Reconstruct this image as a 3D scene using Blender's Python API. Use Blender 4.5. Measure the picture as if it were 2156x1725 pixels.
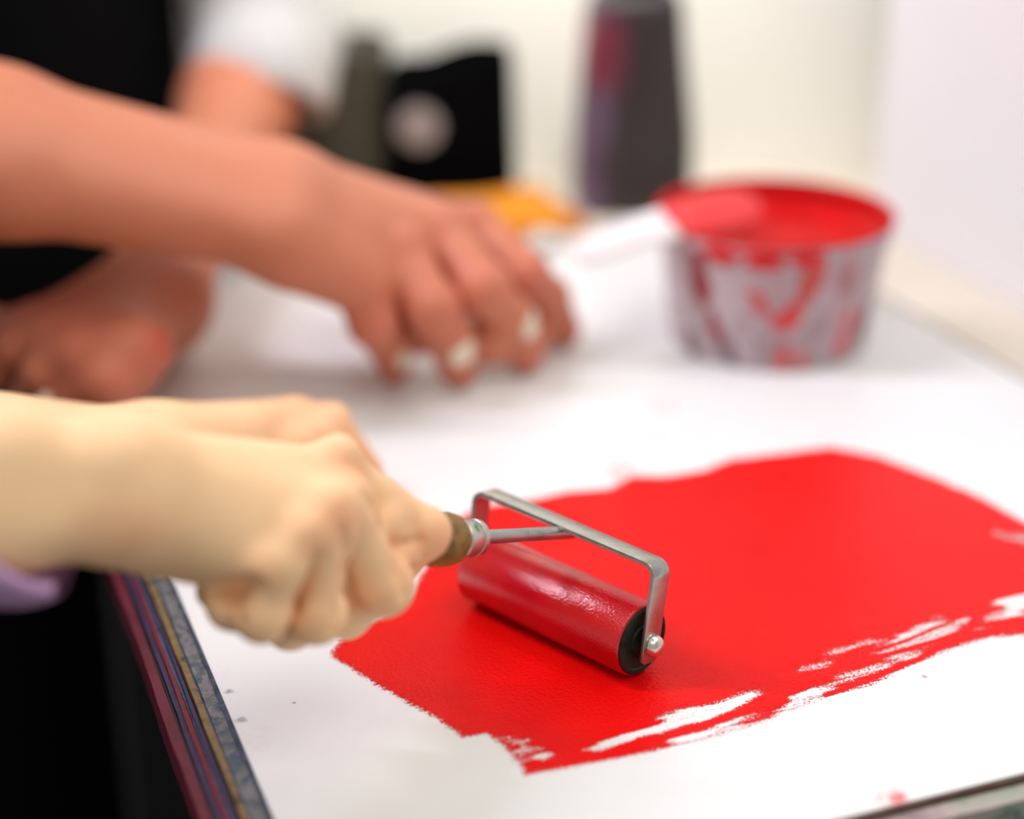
import bpy, bmesh, math, random
import numpy as np
from mathutils import Vector, Matrix
rng = np.random.default_rng(7); random.seed(7)
for o in list(bpy.data.objects): bpy.data.objects.remove(o)
scene = bpy.context.scene
COL = scene.collection

# ------------------------------------------------------------------ camera, world, lights, exposure
F_PX, CXP, CYP, PITCH, CAM_H = 3700.0, 1078.0, 862.5, math.radians(23.2), 0.37
cp, sp = math.cos(PITCH), math.sin(PITCH)
cam_d = bpy.data.cameras.new('camera'); cam = bpy.data.objects.new('camera', cam_d); COL.objects.link(cam)
cam.location = (0, 0, CAM_H); cam.rotation_euler = (math.pi/2 - PITCH, 0, 0)
cam_d.sensor_fit = 'HORIZONTAL'; cam_d.sensor_width = 36.0; cam_d.lens = F_PX/2156*36.0
cam_d.clip_start = .02
cam_d.dof.use_dof = True; cam_d.dof.focus_distance = .684; cam_d.dof.aperture_fstop = 2.15
scene.camera = cam
w = bpy.data.worlds.new('world'); scene.world = w; w.use_nodes = True
w.node_tree.nodes['Background'].inputs[0].default_value = (1.0, .985, .97, 1)
w.node_tree.nodes['Background'].inputs[1].default_value = .36
def area(name, loc, target, sx, sy, power, color):
    l = bpy.data.lights.new(name, 'AREA'); l.shape = 'RECTANGLE'; l.size = sx; l.size_y = sy
    l.energy = power; l.color = color
    o = bpy.data.objects.new(name, l); COL.objects.link(o); o.location = loc
    o.rotation_euler = (Vector(target)-Vector(loc)).to_track_quat('-Z', 'Y').to_euler()
    return o
area('window_light', (-1.25, 1.04, 1.72), (.05, .75, 0), .6, .9, 1, (.92, .91, 1.0))
area('tube_light', (-1.12, .86, 1.36), (.03, .62, 0), .05, 1.1, 22, (.89, .83, 1.0))
area('right_fill_light', (.9, .85, 2.05), (-.05, .98, 0), 1.3, .9, 14, (1.0, .985, .965))  # added fill, no real window; brightens the slab beneath the far arm
wl = area('wall_fill_spot', (.10, .86, .90), (-.01, 1.39, .24), .3, .2, .62, (1.0, .98, .95)); wl.data.spread = math.radians(44)  # added spot to brighten the back wall, not a ceiling fitting
area('front_fill_light', (-.12, -.55, 2.1), (.0, .8, 0), 1.7, 1.0, 11, (1.0, .985, .96))  # added soft fill behind the camera for the hands, not a window
scene.view_settings.view_transform = 'Standard'; scene.view_settings.look = 'None'
scene.view_settings.gamma = 1; scene.view_settings.use_curve_mapping = False
scene.view_settings.exposure = 0.22

# ------------------------------------------------------------------ coordinate helpers
def at(px, py, dep):
    x, y = (px-CXP)/F_PX, (CYP-py)/F_PX
    return np.array([x*dep, dep*(y*sp+cp), CAM_H+dep*(y*cp-sp)])
def on(px, py, z=0.0):
    y = (CYP-py)/F_PX
    return at(px, py, (z-CAM_H)/(y*cp-sp))
ANG = math.radians(20.9)
VA = np.array([math.cos(ANG), math.sin(ANG), 0.]); VB = np.array([-math.sin(ANG), math.cos(ANG), 0.])
def ab(a, b, z=0.0): return VA*a+VB*b+np.array([0, 0, z])

# ------------------------------------------------------------------ object helpers
def empty(name, loc=(0, 0, 0)):
    o = bpy.data.objects.new(name, None); COL.objects.link(o); o.location = loc; o.empty_display_size = .02
    return o
def tag(o, label=None, cat=None, group=None, kind=None):
    if label: o['label'] = label
    if cat: o['category'] = cat
    if group: o['group'] = group
    if kind: o['kind'] = kind
    return o
def link(name, me, mat=None, parent=None, smooth=True):
    o = bpy.data.objects.new(name, me); COL.objects.link(o)
    if mat: me.materials.append(mat)
    if smooth: me.polygons.foreach_set('use_smooth', [True]*len(me.polygons))
    if parent is not None:
        o.parent = parent; o.matrix_parent_inverse = Matrix.Translation(-parent.location)
    return o
def mesh_obj(name, verts, faces, mat=None, parent=None, smooth=True):
    me = bpy.data.meshes.new(name); me.from_pydata([tuple(map(float, v)) for v in verts], [], [tuple(map(int, f)) for f in faces]); me.update()
    return link(name, me, mat, parent, smooth)
def bm_obj(name, bm, mat=None, parent=None, smooth=True, sharp=None):
    bmesh.ops.recalc_face_normals(bm, faces=bm.faces)
    me = bpy.data.meshes.new(name); bm.to_mesh(me); bm.free()
    if sharp: me.set_sharp_from_angle(angle=math.radians(sharp))
    return link(name, me, mat, parent, smooth)
def bevel_all(bm, w, seg=2):
    bmesh.ops.bevel(bm, geom=list(bm.edges), offset=w, segments=seg, profile=.7, affect='EDGES', clamp_overlap=True)
def box_bm(c, ax, ay, az, bev=0.0, seg=2):
    """box with half-extent vectors ax, ay, az"""
    bm = bmesh.new(); c = np.asarray(c, float)
    vs = [bm.verts.new(c+i*np.asarray(ax)+j*np.asarray(ay)+k*np.asarray(az)) for i in (-1, 1) for j in (-1, 1) for k in (-1, 1)]
    for f in ((0, 1, 3, 2), (4, 6, 7, 5), (0, 4, 5, 1), (2, 3, 7, 6), (0, 2, 6, 4), (1, 5, 7, 3)): bm.faces.new([vs[i] for i in f])
    bmesh.ops.recalc_face_normals(bm, faces=bm.faces)
    if bev: bevel_all(bm, bev, seg)
    return bm
def abbox(a0, a1, b0, b1, z0, z1, bev=0., seg=2):
    return box_bm(ab((a0+a1)/2, (b0+b1)/2, (z0+z1)/2), VA*(a1-a0)/2, VB*(b1-b0)/2, np.array([0, 0, (z1-z0)/2]), bev, seg)
def prism_bm(pts, z0, z1, bev=0.):
    bm = bmesh.new()
    bot = [bm.verts.new((p[0], p[1], z0)) for p in pts]; top = [bm.verts.new((p[0], p[1], z1)) for p in pts]
    bm.faces.new(bot[::-1]); bm.faces.new(top)
    for i in range(len(pts)): bm.faces.new((bot[i], bot[(i+1) % len(pts)], top[(i+1) % len(pts)], top[i]))
    if bev: bevel_all(bm, bev, 2)
    return bm
def frame_of(d):
    d = np.asarray(d, float); d = d/np.linalg.norm(d)
    h = np.array([0, 0, 1.]) if abs(d[2]) < .9 else np.array([1., 0, 0])
    e1 = np.cross(h, d); e1 /= np.linalg.norm(e1); e2 = np.cross(d, e1)
    return d, e1, e2
def lathe_bm(org, axis, prof, n=48, cap=True):
    """profile: list of (distance along axis, radius)"""
    d, e1, e2 = frame_of(axis); bm = bmesh.new(); rings = []
    for s, r in prof:
        rings.append([bm.verts.new(np.asarray(org)+d*s+(e1*math.cos(t)+e2*math.sin(t))*max(r, 1e-5)) for t in np.linspace(0, 2*math.pi, n, endpoint=False)])
    for A, B in zip(rings, rings[1:]):
        for i in range(n): bm.faces.new((A[i], A[(i+1) % n], B[(i+1) % n], B[i]))
    if cap: bm.faces.new(rings[0][::-1]); bm.faces.new(rings[-1])
    return bm

# ------------------------------------------------------------------ material helpers
class NT:
    def __init__(s, name):
        s.m = bpy.data.materials.new(name); s.m.use_nodes = True; s.t = s.m.node_tree
        s.b = s.t.nodes['Principled BSDF']; s.out = s.t.nodes['Material Output']
    def n(s, typ, **kw):
        x = s.t.nodes.new(typ)
        for k, v in kw.items():
            if k in x.inputs.keys(): s.set(x.inputs[k], v)
            else: setattr(x, k, v)
        return x
    def set(s, inp, v):
        if hasattr(v, 'links') or isinstance(v, bpy.types.NodeSocket): s.t.links.new(v, inp)
        else: inp.default_value = v
    def coord(s, kind='Object', scale=(1, 1, 1), rot=(0, 0, 0)):
        tc = s.n('ShaderNodeTexCoord'); mp = s.n('ShaderNodeMapping')
        mp.inputs['Scale'].default_value = scale; mp.inputs['Rotation'].default_value = rot
        s.t.links.new(tc.outputs[kind], mp.inputs['Vector']); return mp.outputs['Vector']
    def noise(s, scale, vec=None, detail=3, rough=.55):
        x = s.n('ShaderNodeTexNoise'); x.inputs['Scale'].default_value = scale; x.inputs['Detail'].default_value = detail; x.inputs['Roughness'].default_value = rough
        if vec is not None: s.t.links.new(vec, x.inputs['Vector'])
        return x.outputs['Fac']
    def ramp(s, fac, stops, interp='LINEAR'):
        r = s.n('ShaderNodeValToRGB'); cr = r.color_ramp; cr.interpolation = interp
        while len(cr.elements) < len(stops): cr.elements.new(.5)
        for e, (p, c) in zip(cr.elements, stops): e.position = p; e.color = (c[0], c[1], c[2], 1) if len(c) == 3 else c
        s.t.links.new(fac, r.inputs[0]); return r.outputs['Color']
    def mix(s, fac, a, b):
        x = s.n('ShaderNodeMix'); x.data_type = 'RGBA'
        s.set(x.inputs[0], fac)
        for sock, v in ((x.inputs[6], a), (x.inputs[7], b)): s.set(sock, v if not isinstance(v, tuple) or len(v) == 4 else (*v, 1))
        return x.outputs[2]
    def math(s, op, a, b=0.0, c=None):
        x = s.n('ShaderNodeMath'); x.operation = op; s.set(x.inputs[0], a); s.set(x.inputs[1], b)
        if c is not None: s.set(x.inputs[2], c)
        return x.outputs[0]
    def bump(s, h, strength=.2, dist=.001, prev=None):
        x = s.n('ShaderNodeBump'); x.inputs['Strength'].default_value = strength; x.inputs['Distance'].default_value = dist
        s.t.links.new(h, x.inputs['Height'])
        if prev is not None: s.t.links.new(prev, x.inputs['Normal'])
        return x.outputs['Normal']
    def p(s, **kw):
        for k, v in kw.items():
            k = k.replace('_', ' ')
            if isinstance(v, tuple) and len(v) == 3 and s.b.inputs[k].type == 'RGBA': v = (*v, 1)
            s.set(s.b.inputs[k], v)
        return s.m
def sr(r, g, b):
    f = lambda c: (c/255/12.92 if c/255 <= .04045 else ((c/255+.055)/1.055)**2.4)
    return (f(r), f(g), f(b))

def m_plain(name, col, rough=.5, var=.12, scale=30, **kw):
    t = NT(name); n = t.noise(scale, t.coord())
    c = t.ramp(n, [(.3, tuple(x*(1-var) for x in col)), (.7, tuple(min(1, x*(1+var)) for x in col))])
    return t.p(Base_Color=c, Roughness=rough, **kw)

def m_skin(name, base, flush, rough=.5):
    t = NT(name); v = t.coord()
    n1 = t.noise(28, v, 4); n2 = t.noise(420, v, 3)
    a = t.n('ShaderNodeAttribute'); a.attribute_name = 'flush'
    f = t.math('MULTIPLY', a.outputs['Fac'], .62)
    f2 = t.math('ADD', f, t.math('MULTIPLY', t.math('SUBTRACT', n1, .5), .55))
    f2 = t.math('MINIMUM', t.math('MAXIMUM', f2, 0), 1)
    c = t.mix(f2, base, flush)
    st = t.n('ShaderNodeAttribute'); st.attribute_name = 'stain'
    c = t.mix(st.outputs['Fac'], c, (.55, .012, .015))
    vor = t.n('ShaderNodeTexVoronoi'); vor.inputs['Scale'].default_value = 900; t.t.links.new(v, vor.inputs['Vector'])
    b = t.bump(vor.outputs['Distance'], .10, .0006, t.bump(n2, .12, .0008))
    return t.p(Base_Color=c, Roughness=rough, Normal=b, Subsurface_Weight=.12, Subsurface_Radius=(.010, .0035, .0015), Subsurface_Scale=.22, Specular_IOR_Level=.35)
M_SKIN1 = m_skin('skin_peach', sr(255, 212, 162), sr(236, 150, 110))
M_SKIN2 = m_skin('skin_tan', sr(204, 128, 95), sr(200, 98, 82))
M_NAIL1 = m_plain('nail_pink', sr(236, 190, 165), .25, .04)
M_NAIL2 = m_plain('nail_cream', sr(238, 226, 200), .22, .04)

def m_slab():
    t = NT('white_slab'); v = t.coord()
    n = t.noise(9, v, 3); base = t.ramp(n, [(.35, sr(226, 227, 223)), (.65, sr(231, 232, 228))])
    tc = t.n('ShaderNodeTexCoord')
    spots = [(483, 1455, .0022, sr(120, 125, 150), .8), (506, 1515, .0028, sr(140, 130, 135), .7), (619, 1480, .0009, sr(120, 60, 60), .9), (540, 1560, .008, sr(225, 218, 218), .5),
             (1395, 858, .012, sr(245, 170, 165), .30), (1312, 985, .010, sr(250, 150, 140), .45), (1360, 920, .014, sr(250, 205, 200), .35), (1945, 1424, .0011, sr(200, 60, 70), .8),
             (560, 1540, .006, sr(228, 222, 222), .5), (470, 1420, .006, sr(228, 222, 224), .5), (1640, 1030, .02, sr(240, 225, 222), .5), (1300, 1000, .006, sr(245, 110, 105), .5), (1890, 1685, .006, sr(225, 60, 50), .8)]
    nd = t.n('ShaderNodeTexNoise'); nd.inputs['Scale'].default_value = 260; nd.inputs['Detail'].default_value = 4; t.t.links.new(tc.outputs['Object'], nd.inputs['Vector'])
    for x, y, r, col, k in spots:
        p = on(x, y)
        d = t.n('ShaderNodeVectorMath'); d.operation = 'DISTANCE'; t.t.links.new(tc.outputs['Object'], d.inputs[0]); d.inputs[1].default_value = tuple(p)
        q = t.math('ADD', t.math('DIVIDE', d.outputs['Value'], r), t.math('MULTIPLY', t.math('SUBTRACT', nd.outputs['Fac'], .5), 3.0))
        mr = t.n('ShaderNodeMapRange'); mr.inputs['From Min'].default_value = 1.1; mr.inputs['From Max'].default_value = .2; mr.inputs['To Min'].default_value = 0; mr.inputs['To Max'].default_value = k
        t.t.links.new(q, mr.inputs['Value']); base = t.mix(mr.outputs[0], base, col)
    b = t.bump(t.noise(120, v, 2), .03, .0005)
    return t.p(Base_Color=base, Roughness=.33, Normal=b, Specular_IOR_Level=.35)

def m_ink_film():
    t = NT('wet_red_ink_film'); rot = (0, 0, -ANG+math.radians(2))
    stv = t.coord('Object', (1, 1, 1), (0, 0, 0))
    mp = t.n('ShaderNodeMapping'); mp.inputs['Rotation'].default_value = (0, 0, -ANG-math.radians(1)); t.t.links.new(stv, mp.inputs['Vector'])
    mp2 = t.n('ShaderNodeMapping'); mp2.inputs['Scale'].default_value = (38, 620, 1); t.t.links.new(mp.outputs[0], mp2.inputs['Vector'])
    mp3 = t.n('ShaderNodeMapping'); mp3.inputs['Scale'].default_value = (850, 1900, 1); t.t.links.new(mp.outputs[0], mp3.inputs['Vector'])
    st = t.noise(1, mp2.outputs[0], 4, .6); fine = t.noise(1, mp3.outputs[0], 3, .6)
    a = t.n('ShaderNodeAttribute'); a.attribute_name = 'cover'
    nz = t.math('ADD', t.math('MULTIPLY', t.math('SUBTRACT', st, .5), 1.7), t.math('MULTIPLY', t.math('SUBTRACT', fine, .5), 3.2))
    s = t.math('ADD', a.outputs['Fac'], nz)
    mr = t.n('ShaderNodeMapRange'); mr.inputs['From Min'].default_value = -.12; mr.inputs['From Max'].default_value = .22; t.t.links.new(s, mr.inputs['Value'])
    col = t.ramp(t.noise(14, stv, 4), [(.3, (.72, .003, .003)), (.7, (.82, .005, .004))])
    pimple = t.noise(520, stv, 3, .6)
    mp4 = t.n('ShaderNodeMapping'); mp4.inputs['Scale'].default_value = (160, 1100, 1); t.t.links.new(mp.outputs[0], mp4.inputs['Vector'])
    b = t.bump(pimple, .8, .0008, t.bump(t.noise(1, mp4.outputs[0], 3), .45, .0006))
    t.p(Base_Color=col, Roughness=.16, Normal=b, Specular_IOR_Level=.09)
    tr = t.n('ShaderNodeBsdfTransparent'); ms = t.n('ShaderNodeMixShader')
    t.t.links.new(mr.outputs[0], ms.inputs[0]); t.t.links.new(tr.outputs[0], ms.inputs[1]); t.t.links.new(t.b.outputs[0], ms.inputs[2])
    t.t.links.new(ms.outputs[0], t.out.inputs['Surface'])
    return t.m

def m_roller():
    t = NT('inked_roller_red'); v = t.coord()
    tc0 = t.coord('Object', (1, 1, 1), (0, 0, math.radians(43.7))); ms_ = t.n('ShaderNodeMapping'); ms_.inputs['Scale'].default_value = (700, 1250, 1250); t.t.links.new(tc0, ms_.inputs['Vector']); n = t.noise(1, ms_.outputs[0], 2, .5); n2 = t.noise(2600, v, 2)
    col = t.ramp(t.noise(60, v, 3), [(.3, (.46, .0015, .006)), (.7, (.58, .002, .008))])
    b = t.bump(n, .34, .0006, t.bump(n2, .2, .0003))
    return t.p(Base_Color=col, Roughness=.09, Normal=b, Specular_IOR_Level=.65)

def m_metal(name, col, rough=.28, stains=()):
    t = NT(name); v = t.coord(); c = t.ramp(t.noise(90, v, 5, .7), [(.3, tuple(x*.72 for x in col)), (.55, col), (.8, tuple(min(1, x*1.15) for x in col))])
    for i, (sc, lo, hi, sc_col) in enumerate(stains):
        f = t.ramp(t.noise(sc, v, 4, .65), [(lo, (0, 0, 0)), (hi, (1, 1, 1))]); c = t.mix(f, c, sc_col)
    b = t.bump(t.noise(300, v, 3), .12, .0004)
    r = t.math('ADD', t.math('MULTIPLY', t.noise(70, v, 3), .25), rough-.1)
    return t.p(Base_Color=c, Metallic=.92, Roughness=r, Normal=b)

def m_layers(name, cols, scale, rough=.55, stretch=(1, 1, 1), mtl=0.):
    """paint-crusted strip: blotches of dried ink colours"""
    t = NT(name); v = t.coord('Object', stretch); n = t.noise(scale, v, 5, .7)
    k = len(cols); c = t.ramp(n, [(.28+.44*i/max(1, k-1), cc) for i, cc in enumerate(cols)])
    b = t.bump(t.noise(scale*3, v, 4), .6, .001)
    return t.p(Base_Color=c, Roughness=rough, Normal=b, Metallic=mtl)

M_SLAB = m_slab(); M_FILM = m_ink_film(); M_ROLL = m_roller()
M_STEEL = m_metal('scuffed_steel', (.44, .44, .40), .27, [(55, .60, .75, (.30, .34, .20)), (130, .64, .74, (.40, .05, .05))])
M_STEEL2 = m_metal('bright_steel', (.75, .71, .62), .2)
M_RUBBER = m_layers('ink_crusted_black_cap', [(.004, .004, .004), (.008, .012, .008), (.012, .03, .018), (.05, .004, .006)], 70, .5)
M_RUBBER.node_tree.nodes['Principled BSDF'].inputs['Specular IOR Level'].default_value = .18
M_WOOD = m_layers('oiled_handle_wood', [sr(62, 44, 20), sr(120, 92, 36), sr(150, 112, 48), sr(78, 84, 44)], 120, .45)
M_BLACK = m_plain('black_cloth', (.0022, .0022, .0024), .95, .2, 60, Specular_IOR_Level=.12)

# ------------------------------------------------------------------ room shell
FLOOR_Z = -.76
M_WALL = m_plain('white_wall', sr(233, 232, 230), .8, .01, 4)
M_WALLC = m_plain('cream_wall', sr(240, 237, 226), .8, .015, 4)
tag(bm_obj('floor', box_bm((0, 1.0, FLOOR_Z-.02), (2.4, 0, 0), (0, 2.2, 0), (0, 0, .02)), m_plain('dark_floor', (.0025, .0025, .0028), .95, .3, 20, Specular_IOR_Level=.1), smooth=False), kind='structure')
WBY = 1.392
tag(bm_obj('wall_back', box_bm((.62, WBY+.03, (1.3+FLOOR_Z)/2), (.80, 0, 0), (0, .03, 0), (0, 0, (1.3-FLOOR_Z)/2)), M_WALLC, smooth=False), kind='structure')
tag(bm_obj('wall_right', abbox(.687, .72, -.1, 1.062, FLOOR_Z, .46, .004), M_WALL, smooth=False), kind='structure')

tag(bm_obj('wall_rear', box_bm((-1.0, 2.2, .3), (1.6, 0, 0), (0, .04, 0), (0, 0, 1.06)), M_WALL, smooth=False), kind='structure')

# ------------------------------------------------------------------ work table
SA0, SA1, SB0, SB1 = .1025, .5895, .430, 1.077
TZ = -.014
tbl = empty('work_table', tuple(ab(.4, .9, FLOOR_Z)))
tag(tbl, 'pale cream work table under the white slab, running along the right wall', 'table')
pts = [ab(*q) for q in ((.088, .40), (.686, .40), (.686, 1.086), (.088, 1.086))]
bm_obj('tabletop', prism_bm(pts, TZ-.03, TZ, .002), m_plain('cream_top', sr(226, 217, 198), .55, .03, 12), tbl, False)
M_CREAM = m_plain('cream_back_top', sr(226, 217, 198), .55, .03, 12)
for a, b in ((.14, .46), (.64, .46), (.14, 1.04), (.64, 1.04)):
    bm_obj('leg', abbox(a-.025, a+.025, b-.025, b+.025, FLOOR_Z, TZ-.03, .003), m_plain('dark_leg', (.01, .01, .011), .7), tbl, False)

sd_t = empty('side_table', tuple(ab(.63, 1.3, FLOOR_Z)))
tag(sd_t, 'cream side table behind the slab, carrying the black bin and the tall dark container', 'table')
sp_ = [ab(.222, 1.0875), ab(.686, 1.0875), ab(.80, 1.0875), np.array([.42, WBY-.002, 0]), np.array([-.176, WBY-.002, 0])]
bm_obj('tabletop', prism_bm(sp_, TZ-.03, TZ, .002), M_CREAM, sd_t, False)
for q in (ab(.26, 1.12), ab(.66, 1.12), np.array([.38, WBY-.05, 0]), np.array([-.13, WBY-.05, 0])):
    bm_obj('leg', box_bm((q[0], q[1], (FLOOR_Z+TZ-.03)/2), (.02, 0, 0), (0, .02, 0), (0, 0, (TZ-.03-FLOOR_Z)/2), .003), m_plain('dark_leg', (.01, .01, .011), .7), sd_t, False)

# ------------------------------------------------------------------ inking slab with crusted edge strips
slab = bm_obj('inking_slab', abbox(SA0, SA1, SB0, SB1, TZ+.0005, 0, .0012), M_SLAB, smooth=False)
tag(slab, 'large white inking slab with ink-crusted layered edges lying on the table', 'slab')
ST = (1, 1, 1)
G_TOP = m_layers('grey_crust', [sr(34, 40, 52), sr(84, 82, 88), sr(120, 116, 120), sr(84, 92, 84), sr(40, 70, 104), sr(150, 104, 88)], 95, .5)
G_TEAL = m_layers('teal_lip', [sr(18, 22, 36), sr(34, 44, 62), sr(50, 70, 90), sr(90, 90, 96)], 110)
G_OCH = m_layers('ochre_crust', [sr(40, 34, 24), sr(112, 92, 56), sr(134, 108, 66), sr(60, 52, 34)], 140)
G_DARK = m_layers('dark_crust', [sr(8, 7, 9), sr(26, 14, 20), sr(16, 14, 22)], 80)
G_RED = m_layers('red_crust', [sr(40, 4, 10), sr(112, 10, 24), sr(80, 14, 30)], 80)
G_PUR = m_layers('purple_crust', [sr(22, 16, 30), sr(60, 42, 78), sr(40, 34, 66), sr(84, 22, 44)], 80)
G_BLU = m_layers('blue_crust', [sr(24, 34, 56), sr(72, 98, 128), sr(26, 24, 44)], 90)
G_CRIM = m_layers('crimson_crust', [sr(44, 3, 12), sr(88, 10, 28), sr(100, 18, 44), sr(60, 20, 50)], 45)
def wavy_strip(name, a0, a1, b0, b1, z0, z1, mat, along='b', amp=.0005, n=70):
    """thin bar with a slightly uneven, crusted outline"""
    L = np.linspace(b0, b1, n) if along == 'b' else np.linspace(a0, a1, n)
    sm = lambda: np.convolve(rng.normal(0, 1, n+8), np.ones(5)/5, 'same')[4:4+n]*amp
    wv, hv = sm(), sm()*.7
    V = []; Fc = []
    for i, l in enumerate(L):
        if along == 'b': q = [ab(a0+wv[i], l, z0), ab(a1, l, z0), ab(a1, l, z1+hv[i]*.3), ab(a0+wv[i], l, z1+hv[i])]
        else: q = [ab(l, b0+wv[i], z0), ab(l, b1, z0), ab(l, b1, z1+hv[i]*.3), ab(l, b0+wv[i], z1+hv[i])]
        V += q
        if i:
            o = 4*(i-1)
            for k in range(4): Fc.append((o+k, o+(k+1) % 4, o+4+(k+1) % 4, o+4+k))
    Fc += [(3, 2, 1, 0), tuple(len(V)-4+k for k in range(4))]
    bm = bmesh.new(); vs = [bm.verts.new(v) for v in V]
    for f in Fc: bm.faces.new([vs[i] for i in f])
    return bm_obj(name, bm, mat, slab, False)
a = SA0
for wd, dz, mat in ((.0016, -.0004, G_TEAL), (.0072, -.0010, G_TOP), (.0010, -.0022, G_BLU), (.0032, -.0016, G_OCH), (.0012, -.0050, G_DARK), (.0020, -.0030, G_PUR), (.0016, -.0042, G_BLU), (.0024, -.0036, G_RED), (.0030, -.0046, G_PUR), (.0016, -.0060, G_DARK), (.0052, -.0052, G_CRIM)):
    wd *= .76
    wavy_strip('edge_strip', a-wd, a-.00002, SB0-.004, SB1, TZ-.004, dz, mat); a -= wd
b = SB0
for wd, dz, mat in ((.0018, -.0006, m_layers('brown_lip', [sr(50, 34, 26), sr(96, 70, 50), sr(70, 60, 44)], 40)), (.0085, -.0030, m_layers('grey_green_crust', [sr(60, 66, 76), sr(150, 160, 140), sr(176, 158, 152), sr(150, 130, 130), sr(70, 84, 100)], 26)), (.028, -.011, m_layers('slate_crust', [sr(30, 36, 46), sr(62, 76, 92), sr(48, 60, 66), sr(60, 50, 60)], 30))):
    wavy_strip('edge_strip', SA0, SA1+.004, b-wd, b-.00002, TZ-.004, dz, mat, 'a', .0006, 90); b -= wd
wavy_strip('edge_strip', SA1+.00002, SA1+.0045, SB0, SB1, TZ-.0, -.0012, m_layers('dark_rim', [sr(90, 84, 84), sr(130, 118, 116), sr(150, 140, 130)], 30), 'b', .0004)
wavy_strip('edge_strip', SA0, SA1, SB1+.00002, SB1+.006, TZ-.0, -.001, m_layers('pale_rim', [sr(190, 184, 172), sr(214, 206, 192)], 20), 'a', .0004)

# ------------------------------------------------------------------ rolled-out ink film
def P2(pts, s=1.0, ox=0, oy=0):
    return np.array([[on(ox+x/s, oy+y/s)@VA, on(ox+x/s, oy+y/s)@VB] for x, y in pts])
def poly_sd(P, X, Y):
    ins = np.zeros(X.shape, bool); d = np.full(X.shape, 1e9)
    for i in range(len(P)):
        x0, y0 = P[i]; x1, y1 = P[(i+1) % len(P)]
        dx, dy = x1-x0, y1-y0; t = np.clip(((X-x0)*dx+(Y-y0)*dy)/(dx*dx+dy*dy+1e-18), 0, 1)
        d = np.minimum(d, np.hypot(X-x0-t*dx, Y-y0-t*dy))
        c = (y0 > Y) != (y1 > Y)
        with np.errstate(divide='ignore', invalid='ignore'): ins ^= c & (X < (x1-x0)*(Y-y0)/(y1-y0+1e-18)+x0)
    return np.where(ins, d, -d)
C6 = dict(s=1.3856, ox=600, oy=1200)
outline = np.vstack([P2([(700, 1372), (730, 1335), (800, 1300), (860, 1260), (900, 1190), (940, 1110), (1010, 1068), (1130, 1052), (1200, 1036), (1285, 1030), (1330, 1003), (1405, 1004), (1480, 992), (1540, 968), (1640, 956), (1750, 942), (1850, 962), (1950, 1000), (2060, 1046), (2156, 1100), (2230, 1150), (2300, 1210), (2330, 1290)]),
    P2([(2250, 175), (2156, 188), (2060, 197), (1900, 243), (1700, 334), (1560, 374), (1450, 412), (1432, 432), (1240, 487), (1100, 522), (930, 557), (700, 600), (690, 570), (650, 520), (590, 478), (520, 488), (440, 430), (330, 372), (230, 310), (140, 255)], **C6)])
CG = dict(s=1.865, ox=1000, oy=1200)
gaps = [([(420, 712), (500, 690), (560, 640), (700, 598), (800, 545), (950, 512), (1090, 470), (1120, 490), (1010, 560), (900, 605), (740, 655), (640, 662), (560, 690), (470, 722)], -.50, .0026),
        ([(780, 565), (860, 515), (1000, 472), (1120, 440), (1210, 440), (1100, 525), (950, 575), (850, 590)], -.04, .005),
        ([(760, 672), (900, 640), (1010, 590), (1090, 560), (1010, 612), (850, 670)], -.55, .002),
        ([(990, 605), (1070, 540), (1170, 512), (1195, 555), (1080, 595)], .0, .003),
        ([(1183, 580), (1196, 486), (1330, 436), (1385, 462), (1376, 506), (1250, 575)], -.30, .003),
        ([(1290, 468), (1400, 420), (1540, 380), (1660, 340), (1760, 308), (1795, 322), (1700, 368), (1560, 420), (1400, 474), (1340, 494)], -.05, .003),
        ([(1520, 340), (1640, 262), (1720, 212), (1830, 180), (1965, 168), (1975, 215), (1930, 242), (1830, 292), (1700, 324), (1600, 336)], -.22, .004),
        ([(1215, 405), (1250, 355), (1420, 335), (1450, 375), (1400, 415), (1260, 422)], .0, .006),
        ([(1360, 340), (1480, 276), (1560, 255), (1590, 285), (1500, 322)], -.03, .005),
        ([(1955, 205), (2010, 136), (2080, 100), (2180, 80), (2180, 188), (2060, 215), (1980, 238)], -.06, .004),
        ([(2060, 125), (2180, 92), (2180, 172), (2110, 168)], -.7, .004),
        ([(205, 742), (250, 698), (310, 702), (325, 738), (270, 764)], -.35, .003),
        ([(110, 655), (225, 660), (245, 700), (165, 760), (145, 722)], -.02, .003)]
gaps = [(P2(g, **CG), lv, sf) for g, lv, sf in gaps]+[(P2([(2070, 1110), (2170, 1125), (2170, 1150), (2080, 1130)]), .0, .003)]
step = .0008
amin, bmin = outline.min(0)-.006; amax, bmax = outline.max(0)+.006
A_, B_ = np.meshgrid(np.arange(amin, amax, step), np.arange(bmin, bmax, step), indexing='ij')
cov = np.clip(poly_sd(outline, A_, B_)/.0038, -1.6, 1.9)
def vnoise(sa, sb, seed):
    g_ = np.random.default_rng(seed).normal(0, 1, (int((amax-amin)/sa)+4, int((bmax-bmin)/sb)+4)); u = (A_-amin)/sa; v = (B_-bmin)/sb
    i, j = u.astype(int), v.astype(int); fu, fv = u-i, v-j; fu = fu*fu*(3-2*fu); fv = fv*fv*(3-2*fv)
    return (g_[i, j]*(1-fu)+g_[i+1, j]*fu)*(1-fv)+(g_[i, j+1]*(1-fu)+g_[i+1, j+1]*fu)*fv
WOB = vnoise(.022, .0045, 3)*.0016+vnoise(.009, .0022, 4)*.0010
for g, lv, sf in gaps:
    s = poly_sd(g, A_, B_)+WOB; sf *= 2.0
    k = np.clip(s/sf+.5, 0, 1); cov = np.where(k > 0, np.minimum(cov, cov*(1-k)+lv*k), cov)
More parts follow.
